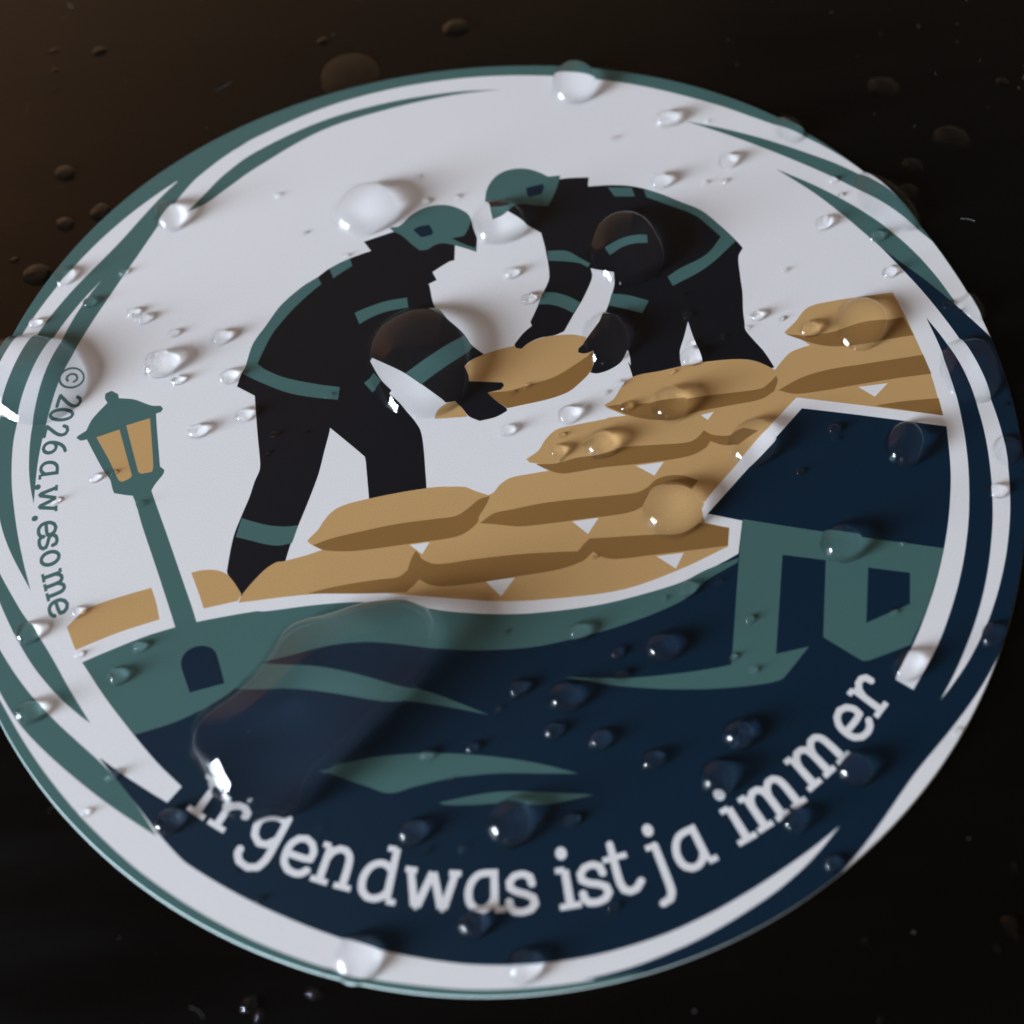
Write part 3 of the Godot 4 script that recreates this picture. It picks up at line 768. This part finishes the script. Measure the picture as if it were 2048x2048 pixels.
# x, y, radius, length over width, its direction, contact angle, what it wets (s sticker, r rim, b black surface), label, group
const DROPS := [
	[-490,-587,486,1.30,1.52,57,"s","broad clear water drop over the forearm of the lamp-side fireman",""],
	[1284,-1541,368,1.20,1.58,63,"s","large clear water drop on the upper arm of the house-side fireman",""],
	[1004,-630,230,1.34,-1.48,63,"s","clear water drop over the glove of the house-side fireman",""],
	[-895,-2247,294,1.00,0.00,68,"s","round white-looking water drop behind the helmet of the lamp-side fireman",""],
	[246,-1952,242,1.00,0.00,71,"s","water drop under the chin of the house-side fireman's helmet",""],
	[1070,-3582,247,1.34,1.73,76,"r","water drop on the top rim of the sticker above both helmets",""],
	[-2620,-2382,148,1.53,-1.94,78,"s","water drop on the grey-green swoosh where it forks",""],
	[1402,57,154,1.10,1.75,78,"s","amber-looking water drop on the sandbag under the house-side fireman's boots",""],
	[831,350,126,1.00,0.00,78,"s","amber-looking water drop on the third sandbag layer beside a tiny one",""],
	[1962,458,197,1.21,2.07,68,"s","water drop straddling the white roof line and the sandbags",""],
	[1284,951,227,1.00,0.00,71,"s","large amber-looking water drop at the foot of the white roof line",""],
	[3020,-542,237,1.30,2.00,63,"s","large amber-looking water drop on the topmost sandbag",""],
	[2595,-528,79,1.00,0.00,78,"s","small water drop near the pointed tip of the topmost sandbag",""],
	[3063,593,171,1.35,1.96,76,"s","dark blue water drop on the navy roof of the house",""],
	[2418,1345,152,1.00,0.00,78,"s","teal water drop on the eave between navy roof and grey-green wall",""],
	[2632,2277,108,1.17,2.19,78,"s","water drop on the square-cut end of the white ring beside the last letter r",""],
	[1049,1989,111,1.07,-3.04,78,"s","blue water drop on the navy water beside the house wall",""],
	[359,2272,111,1.11,-2.74,78,"s","blue water drop on the navy water above the line of three small drops",""],
	[-68,3045,155,1.00,0.00,73,"s","large blue water drop under the short wave streak above the lettering",""],
	[-690,3049,87,1.00,0.00,78,"s","blue water drop above the letter d",""],
	[-342,3615,90,1.00,0.00,76,"s","blue water drop below the second letter a of the motto",""],
	[-56,3872,105,1.00,0.00,71,"s","water drop half on navy and half on the white bottom crescent",""],
	[-1042,3743,143,1.00,0.00,65,"s","white-looking water drop on the bottom white crescent",""],
	[1447,2624,104,1.00,0.00,78,"s","blue water drop above the word immer",""],
	[1267,2885,120,1.00,0.00,76,"s","blue water drop touching the dot of the i in immer",""],
	[2132,2915,116,1.00,0.00,76,"s","blue water drop at the foot of the second m in immer",""],
	[1690,3192,82,1.00,0.00,78,"s","blue water drop at the foot of the first m in immer",""],
	[1865,3464,56,1.00,0.00,68,"s","flat dark water drop between the two white crescent tips",""],
	[-2236,2836,92,1.00,0.00,76,"s","blue water drop at the square-cut ring end before the capital I",""],
	[-3243,2023,90,1.19,-2.87,78,"s","long teal water drop on the lower grey-green rim band beside the white sliver",""],
	[-3333,1447,84,1.17,0.93,78,"s","teal water drop on the rim swoosh beside the half sandbag",""],
	[-2574,-784,139,1.00,0.00,78,"s","round water drop on white above the street lamp",""],
	[1842,-2999,107,1.00,0.00,78,"s","small water drop at the tip of the upper grey-green swoosh",""],
	[1669,-2251,91,1.00,0.00,78,"s","small water drop on white touching the back stripe of the house-side fireman",""],
	[2291,-2418,82,1.33,1.82,78,"s","small water drop on white between the two upper swooshes and the fireman",""],
	[2954,-1605,72,1.37,2.05,78,"s","small water drop on white beside the dark swoosh",""],
	[3358,-1021,60,1.37,2.13,78,"s","small water drop on white between the dark swoosh and the topmost sandbag",""],
	[1629,-366,87,1.14,1.90,78,"s","white-looking water drop between the boots of the house-side fireman",""],
	[617,61,83,1.08,1.66,78,"s","small water drop on white above the tip of the third sandbag layer",""],
	[507,376,65,1.00,0.00,78,"s","small amber-looking drop near the tip of the third sandbag layer",""],
	[1066,38,46,1.00,0.00,78,"s","little drop on the pointed tip of the sandbag under the house-side boots",""],
	[-2665,1829,63,1.41,-2.26,78,"s","bright teal water drop on the grey-green dike beside the arched doorway",""],
	[-2531,1628,43,1.12,-2.79,76,"s","small teal water drop on the dike edge under the half sandbag",""],
	[-2999,1322,44,1.17,0.78,78,"s","small drop on the corner of the half sandbag by the last small letter e",""],
	[501,1821,71,1.08,-2.80,78,"s","teal water drop on the grey-green wave below the sandbags",""],
	[1293,1581,58,1.06,2.51,78,"s","teal water drop on the narrowing wave beside the house",""],
	[743,1994,45,1.10,2.56,73,"s","small dark drop on navy beside the larger blue drop by the house wall",""],
	[748,2158,44,1.11,2.61,76,"s","small drop on the pointed tip of the house's ground streak",""],
	[54,2180,65,1.00,0.00,76,"s","blue drop on navy at the end of the long wave streak",""],
	[257,2486,59,1.09,2.80,71,"s","first of three small drops rising from the wave streak tip to the word immer",""],
	[552,2574,72,1.05,2.91,73,"s","middle one of three small drops between the wave streak and the word immer",""],
	[871,2735,71,1.14,2.73,73,"s","last of three small drops, the one closest to the word immer",""],
	[312,3062,53,1.24,2.97,65,"s","small flat drop on navy above the word ist",""],
	[-3552,-2441,87,1.31,0.98,40,"b","small dark drop with a glint on the black surface beside the forked swoosh",""],
	[-3628,-3065,102,1.33,1.03,40,"b","flat dark drop on the brown-lit black surface",""],
	[-3249,-2539,104,1.24,1.39,38,"b","flat dark drop on the black surface against the grey-green rim",""],
	[-1019,-4008,301,1.15,1.56,9,"b","wide shallow water patch on the black surface against the top rim",""],
	[-3724,-1885,128,1.18,0.82,40,"b","dark drop with a glint on the black surface by the forked rim swoosh",""],
	[-1682,3940,45,1.00,0.00,44,"b","bright-glinting drop on the black surface below the word Irgendwas",""],
	[-1299,3914,37,1.58,-2.50,40,"b","long little drop on the black surface under the bottom rim",""],
	[2820,3893,51,1.26,-1.37,44,"b","bright-glinting drop on the black surface away from the word immer",""],
	[-3475,-1810,98,1.27,1.42,70,"r","water drop on the outer grey-green rim band beside the fork",""],
	[-3632,-788,467,1.42,-2.43,50,"r","broad water drop lying over the rim swooshes above the small copyright line",""],
	[3535,-1777,283,1.86,-1.93,48,"r","long water drop along the upper rim over the grey-green swooshes",""],
	[2910,-2740,158,1.31,-1.82,56,"r","small bulging water drop on the upper rim before the long one",""],
	[3922,-601,115,1.65,-1.55,62,"r","water drop on the white rim stripe above the dark rim drop",""],
	[3732,-12,277,1.39,-1.34,56,"r","broad water drop over the navy rim stripes beside the sandbags",""],
	[3783,720,126,1.37,2.02,53,"r","water drop on the rim beside the navy roof",""],
	[3607,1052,65,1.00,0.00,71,"s","small drop on the narrow white rim stripe beside the house",""],
	[3254,2116,89,1.24,-0.93,70,"r","dark blue water drop on the rim where the white stripe narrows",""],
	[-2851,-1342,52,1.00,0.00,76,"s","upper one of two touching little drops between the forked swoosh and the copyright sign","small drops beside the street lamp"],
	[-2749,-1267,56,1.00,0.00,76,"s","lower one of two touching little drops, the one towards the lamp-side fireman","small drops beside the street lamp"],
	[-2491,-1087,41,1.00,0.00,76,"s","tiny drop on white between the touching pair and the round drop above the lamp","small drops beside the street lamp"],
	[-2096,-999,78,1.00,0.00,76,"s","small bright drop on white level with the lamp-side fireman's elbow and back stripe","small drops beside the street lamp"],
	[-2424,-610,49,1.00,0.00,76,"s","tiny drop close under the round drop above the street lamp","small drops beside the street lamp"],
	[-2020,-598,75,1.00,0.00,76,"s","small drop against the jacket hem of the lamp-side fireman","small drops beside the street lamp"],
	[-2238,-108,72,1.00,0.00,76,"s","small drop on white midway between the lamp glass and the fireman's leg","small drops beside the street lamp"],
	[-1881,-216,68,1.00,0.00,76,"s","small drop touching the thigh of the lamp-side fireman","small drops beside the street lamp"],
	[-2993,226,41,1.00,0.00,76,"s","tiny drop on white between the small text and the lamp glass","small drops beside the street lamp"],
	[-2856,192,25,1.00,0.00,68,"s","tiny droplet on the ochre pane of the street lamp","small drops beside the street lamp"],
	[-2628,490,32,1.00,0.00,68,"s","tiny droplet on the neck of the lamp post","small drops beside the street lamp"],
	[-1671,-2518,26,1.00,0.00,68,"s","tiny lone droplet on white between the long swoosh and the round white drop","tiny droplets on the white ground above the firemen"],
	[-431,-2576,26,1.00,0.00,68,"s","tiny droplet on white high above the lamp-side helmet","tiny droplets on the white ground above the firemen"],
	[-377,-2275,41,1.00,0.00,68,"s","tiny droplet just off the crown of the lamp-side helmet","tiny droplets on the white ground above the firemen"],
	[-105,-2294,30,1.00,0.00,68,"s","tiny droplet on white between the two helmets","tiny droplets on the white ground above the firemen"],
	[-1073,-1743,24,1.00,0.00,68,"s","tiny droplet on the shoulder stripe edge of the lamp-side fireman","tiny droplets on the white ground above the firemen"],
	[1346,-2828,26,1.00,0.00,68,"s","tiny droplet on white above the collar of the house-side fireman","tiny droplets on the white ground above the firemen"],
	[2053,-2189,25,1.00,0.00,68,"s","first of two tiny droplets on white behind the house-side fireman's back","tiny droplets on the white ground above the firemen"],
	[2232,-2190,25,1.00,0.00,68,"s","second of two tiny droplets, farther from the house-side fireman's back","tiny droplets on the white ground above the firemen"],
	[2533,-1148,23,1.00,0.00,68,"s","tiny droplet on white above the tip of the topmost sandbag","tiny droplets on the white ground above the firemen"],
	[2406,-655,22,1.00,0.00,68,"s","tiny droplet on white just before the tip of the topmost sandbag","tiny droplets on the white ground above the firemen"],
	[2197,-2925,21,1.00,0.00,68,"s","tiny droplet beside the thin end of the upper swoosh","tiny droplets on the white ground above the firemen"],
	[-2081,-3160,22,1.00,0.00,68,"s","tiny droplet on the long thin swoosh of the upper rim","tiny droplets on the white ground above the firemen"],
	[-1426,-2047,20,1.00,0.00,68,"s","tiny droplet on white behind the lamp-side fireman's collar","tiny droplets on the white ground above the firemen"],
	[302,-1383,57,1.00,0.00,76,"s","upper small droplet on white in front of the house-side fireman's chest","droplets between the two firemen"],
	[418,-1098,60,1.00,0.00,76,"s","lower small droplet on white in front of the house-side fireman's arm","droplets between the two firemen"],
	[145,149,54,1.00,0.00,76,"s","small droplet on white under the passed sandbag","droplets between the two firemen"],
	[1037,-180,34,1.00,0.00,68,"s","tiny droplet on white before the tip of the boot-level sandbag","droplets between the two firemen"],
	[931,-112,21,1.00,0.00,68,"s","faint tiny droplet on white under the house-side fireman's glove","droplets between the two firemen"],
	[-1634,-18,29,1.00,0.00,68,"s","tiny glinting droplet on the lamp-side fireman's rear thigh","droplets on the dark uniforms"],
	[-1683,148,21,1.00,0.00,68,"s","tiny droplet lower on the lamp-side fireman's rear leg","droplets on the dark uniforms"],
	[-1394,-5,17,1.00,0.00,68,"s","tiny droplet at the crotch of the lamp-side fireman's trousers","droplets on the dark uniforms"],
	[-1217,-328,26,1.00,0.00,68,"s","tiny droplet on the belt stripe of the lamp-side fireman","droplets on the dark uniforms"],
	[1673,-778,36,1.00,0.00,68,"s","tiny droplet above the gap between the house-side fireman's legs","droplets on the dark uniforms"],
	[1672,-994,23,1.00,0.00,68,"s","tiny droplet on the house-side fireman's hip below the belt stripe","droplets on the dark uniforms"],
	[1924,-537,26,1.00,0.00,68,"s","tiny droplet on the house-side fireman's rear leg","droplets on the dark uniforms"],
	[2115,-599,22,1.00,0.00,68,"s","tiny droplet on the rear knee edge of the house-side fireman","droplets on the dark uniforms"],
	[1476,-1192,23,1.00,0.00,68,"s","tiny droplet on the flank of the house-side fireman beside the large drop","droplets on the dark uniforms"],
	[325,-243,26,1.00,0.00,68,"s","tiny droplet on the light side of the passed sandbag","tiny droplets on the sandbags"],
	[212,-194,21,1.00,0.00,68,"s","tiny droplet on the shaded side of the passed sandbag","tiny droplets on the sandbags"],
	[1468,-245,21,1.00,0.00,68,"s","tiny droplet on the top edge of the boot-level sandbag","tiny droplets on the sandbags"],
	[1647,-101,17,1.00,0.00,68,"s","faint tiny droplet in the middle of the boot-level sandbag","tiny droplets on the sandbags"],
	[552,235,25,1.00,0.00,68,"s","tiny droplet above the small amber drop on the third sandbag layer","tiny droplets on the sandbags"],
	[-141,1514,33,1.00,0.00,76,"s","small droplet on the lower edge of the bottom sandbags","tiny droplets on the sandbags"],
	[506,459,16,1.00,0.00,68,"s","faint tiny droplet on the brown shade of the third sandbag layer","tiny droplets on the sandbags"],
	[681,1270,15,1.00,0.00,68,"s","faint tiny droplet on the brown shade of the bottom sandbags","tiny droplets on the sandbags"],
	[3042,-342,22,1.00,0.00,68,"s","tiny droplet at the foot of the large drop on the topmost sandbag","tiny droplets on the sandbags"],
	[2216,-708,54,1.00,0.00,76,"s","small droplet on white behind the house-side fireman's knee","droplets behind the house-side fireman"],
	[2411,-659,22,1.00,0.00,68,"s","tiny droplet between the house-side fireman and the topmost sandbag","droplets behind the house-side fireman"],
	[1650,-495,39,1.00,0.00,76,"s","tiny droplet in the white gap between the house-side fireman's legs","droplets behind the house-side fireman"],
	[2578,407,48,1.00,0.00,76,"s","small glinting droplet on the navy roof near its peak","tiny droplets on the navy roof"],
	[2564,498,28,1.00,0.00,68,"s","tiny droplet right below the small one on the navy roof","tiny droplets on the navy roof"],
	[2250,741,31,1.00,0.00,68,"s","tiny droplet low on the slope of the navy roof","tiny droplets on the navy roof"],
	[1661,1847,32,1.00,0.00,76,"s","pale tiny droplet halfway down the house's post","tiny droplets on the house walls"],
	[1508,2099,27,1.00,0.00,68,"s","tiny droplet at the inner foot of the house's post","tiny droplets on the house walls"],
	[1626,2206,27,1.00,0.00,68,"s","tiny droplet on the ground streak under the house's post","tiny droplets on the house walls"],
	[2639,1891,28,1.00,0.00,68,"s","tiny droplet on the sill of the house's navy window","tiny droplets on the house walls"],
	[2843,1386,18,1.00,0.00,68,"s","tiny droplet on the eave towards the white ring","tiny droplets on the house walls"],
	[1513,1543,22,1.00,0.00,68,"s","faint droplet on navy between the white line and the house's post","tiny droplets on the house walls"],
	[-574,2566,42,1.00,0.00,76,"s","small pale droplet on the upper edge of the broad wave streak","tiny droplets on the printed water"],
	[-279,2548,39,1.00,0.00,76,"s","small dark droplet just above the broad wave streak","tiny droplets on the printed water"],
	[-607,3166,21,1.00,0.00,68,"s","faint droplet on navy above the letter w","tiny droplets on the printed water"],
	[-378,3169,21,1.00,0.00,68,"s","faint droplet on navy between the blue drop and the letter a","tiny droplets on the printed water"],
	[-80,2305,20,1.00,0.00,68,"s","faint droplet at the tip of the long wave streak","tiny droplets on the printed water"],
	[13,1769,18,1.00,0.00,68,"s","faint droplet on the grey-green wave under the bottom sandbags","tiny droplets on the printed water"],
	[1128,1632,18,1.00,0.00,68,"s","faint droplet on the narrowing grey-green wave","tiny droplets on the printed water"],
	[508,3594,29,1.00,0.00,76,"s","flat droplet below the letter t of ist","tiny droplets on the printed water"],
	[-1801,3181,15,1.00,0.00,68,"s","faint droplet below the tail of the letter g","tiny droplets on the printed water"],
	[-1639,3357,21,1.00,0.00,68,"s","small droplet on the upper edge of the white bottom crescent","tiny droplets on the printed water"],
	[-1271,2972,13,1.00,0.00,68,"s","tiny droplet on navy above the letter n","tiny droplets on the printed water"],
	[-417,2736,13,1.00,0.00,68,"s","faint droplet on the lower edge of the broad wave streak","tiny droplets on the printed water"],
	[-878,2431,17,1.00,0.00,68,"s","tiny droplet on navy beside the curved pool","tiny droplets on the printed water"],
	[-3657,-1328,52,1.00,0.00,76,"s","small drop on the white slip of the rim under the fork","tiny droplets on the rim"],
	[-3226,-1493,52,1.00,0.00,76,"s","glinting droplet on the fork of the grey-green swooshes","tiny droplets on the rim"],
	[-2969,-1793,39,1.00,0.00,68,"s","tiny droplet on the inner edge of the forked swoosh","tiny droplets on the rim"],
	[-2786,2732,29,1.00,0.00,76,"s","small bright droplet on the white crescent before the word Irgendwas","tiny droplets on the rim"],
	[-2634,2509,39,1.00,0.00,76,"s","small teal droplet where the lower rim band turns navy","tiny droplets on the rim"],
	[-2951,1645,29,1.00,0.00,68,"s","tiny bright droplet on the corner of the white ring under the half sandbag","tiny droplets on the rim"],
	[-3266,392,32,1.00,0.00,68,"s","tiny droplet over the small letter w","tiny droplets on the rim"],
	[3141,-2084,40,1.00,0.00,68,"s","glinting droplet on the white slip between the upper swooshes","tiny droplets on the rim"],
	[3172,-1904,25,1.00,0.00,68,"s","tiny droplet on the second upper swoosh","tiny droplets on the rim"],
	[3353,-1410,62,1.00,0.00,76,"s","glinting droplet where the upper swoosh turns navy","tiny droplets on the rim"],
	[3719,-635,40,1.00,0.00,76,"s","dark droplet on the navy swoosh beside the topmost sandbag","tiny droplets on the rim"],
	[3812,-568,22,1.00,0.00,68,"s","tiny droplet on the edge of the navy swoosh and the white rim slip","tiny droplets on the rim"],
	[2820,2748,29,1.00,0.00,76,"s","small droplet on the white crescent beside the word immer","tiny droplets on the rim"],
	[3912,-57,21,1.00,0.00,68,"s","tiny droplet on the far edge of the broad navy rim drop","tiny droplets on the rim"],
	[3896,331,20,1.00,0.00,68,"s","tiny droplet on the navy rim above the roof","tiny droplets on the rim"],
	[-3805,-1144,28,1.00,0.00,68,"s","tiny droplet on the rim against the broad drop","tiny droplets on the rim"],
	[-1237,3800,17,1.00,0.00,68,"s","tiny droplet on the grey-green bottom rim","tiny droplets on the rim"],
	[-1624,3995,28,1.00,0.00,40,"b","lesser neighbour of the glinting drop below the word Irgendwas","tiny droplets on the black surface"],
	[2946,3576,23,1.00,0.00,40,"b","small lone droplet on the black surface off the white crescent","tiny droplets on the black surface"],
	[1964,3906,23,1.00,0.00,40,"b","small droplet on the black surface below the word immer","tiny droplets on the black surface"],
	[2706,4014,22,1.00,0.00,40,"b","small droplet below the long glinting drop on the black surface","tiny droplets on the black surface"],
	[2827,3954,25,1.00,0.00,40,"b","droplet close beside the long glinting drop on the black surface","tiny droplets on the black surface"],
	[-3018,2685,19,1.00,0.00,40,"b","tiny droplet on the black surface off the lower rim band","tiny droplets on the black surface"],
	[-3488,-4705,73,1.00,0.00,40,"b","small dark drop in the brown sheen of the black surface","tiny droplets on the black surface"],
	[-3942,-4776,43,1.00,0.00,40,"b","top one of three tiny droplets in a row in the brown sheen","tiny droplets on the black surface"],
	[26,-4554,132,1.00,0.00,34,"b","flat dark drop on the black surface beyond the top rim","tiny droplets on the black surface"],
	[-1274,-4547,60,1.00,0.00,40,"b","small dark drop above the wide shallow water patch","tiny droplets on the black surface"],
	[-3864,-4204,29,1.00,0.00,40,"b","bottom one of three tiny droplets in a row in the brown sheen","tiny droplets on the black surface"],
	[-3901,-4493,30,1.00,0.00,40,"b","middle one of three tiny droplets in a row in the brown sheen","tiny droplets on the black surface"],
	[3865,-3177,141,1.00,0.00,18,"b","flat shallow drop on the black surface off the upper swooshes","tiny droplets on the black surface"],
	[4939,-3103,59,1.00,0.00,40,"b","small flat drop on the black surface far off the upper rim","tiny droplets on the black surface"],
	[4287,-2469,155,1.00,0.00,18,"b","wide flat drop on the black surface off the long rim drop","tiny droplets on the black surface"],
	[3871,-2187,91,1.00,0.00,18,"b","flat drop on the black surface close to the long rim drop","tiny droplets on the black surface"],
	[3759,-1899,84,1.00,0.00,18,"b","flat drop on the black surface touching the long rim drop","tiny droplets on the black surface"],
	[-2267,3601,15,1.00,0.00,40,"b","tiny droplet on the black surface below the bottom rim band","tiny droplets on the black surface"],
	[-3941,-2074,40,1.00,0.00,40,"b","tiny droplet on the black surface beside the forked rim","tiny droplets on the black surface"],
]

# ---------------------------------------------------------------- dust

func build_dust() -> void:
	var rng := RandomNumberGenerator.new()
	rng.seed = 5
	var st := SurfaceTool.new()
	st.begin(Mesh.PRIMITIVE_TRIANGLES)
	for i in 420:
		var q := Vector2(rng.randf_range(-62, 62), rng.randf_range(-62, 52))
		if q.length() < 42.0:
			continue
		var a := rng.randf() * TAU
		var long := rng.randf_range(0.03, 0.09)
		var bend := 0.0
		var bits := 1
		if i % 16 == 0:
			long = rng.randf_range(0.7, 2.2)
			bend = rng.randf_range(-0.5, 0.5)
			bits = 8
		var w := rng.randf_range(0.012, 0.03) if bits == 1 else 0.011
		var p := q
		for k in bits:
			var p2 := p + Vector2(cos(a), sin(a)) * long / bits
			var s := Vector2(-sin(a), cos(a)) * w
			var y := 0.02
			var c := [Vector3(p.x - s.x, y - 0.015, p.y - s.y), Vector3(p2.x - s.x, y - 0.015, p2.y - s.y), Vector3(p2.x + s.x, y - 0.015, p2.y + s.y), Vector3(p.x + s.x, y - 0.015, p.y + s.y), Vector3(p.x, y + w, p.y), Vector3(p2.x, y + w, p2.y)]
			for f in [[0, 1, 5], [0, 5, 4], [3, 4, 5], [3, 5, 2], [0, 4, 3], [1, 2, 5], [0, 3, 2], [0, 2, 1]]:
				for j in f:
					st.add_vertex(c[j] * MM)
			p = p2
			a += bend / bits * 3.0
	st.generate_normals()
	var m := StandardMaterial3D.new()
	m.albedo_color = Color(0.42, 0.41, 0.40)
	m.roughness = 0.9
	var o := MeshInstance3D.new()
	o.name = "dust"
	o.mesh = st.commit()
	o.material_override = m
	o.set_meta("kind", "stuff")
	o.set_meta("label", "pale dust specks and fibres on the black surface")
	o.set_meta("category", "dust")
	add_child(o)
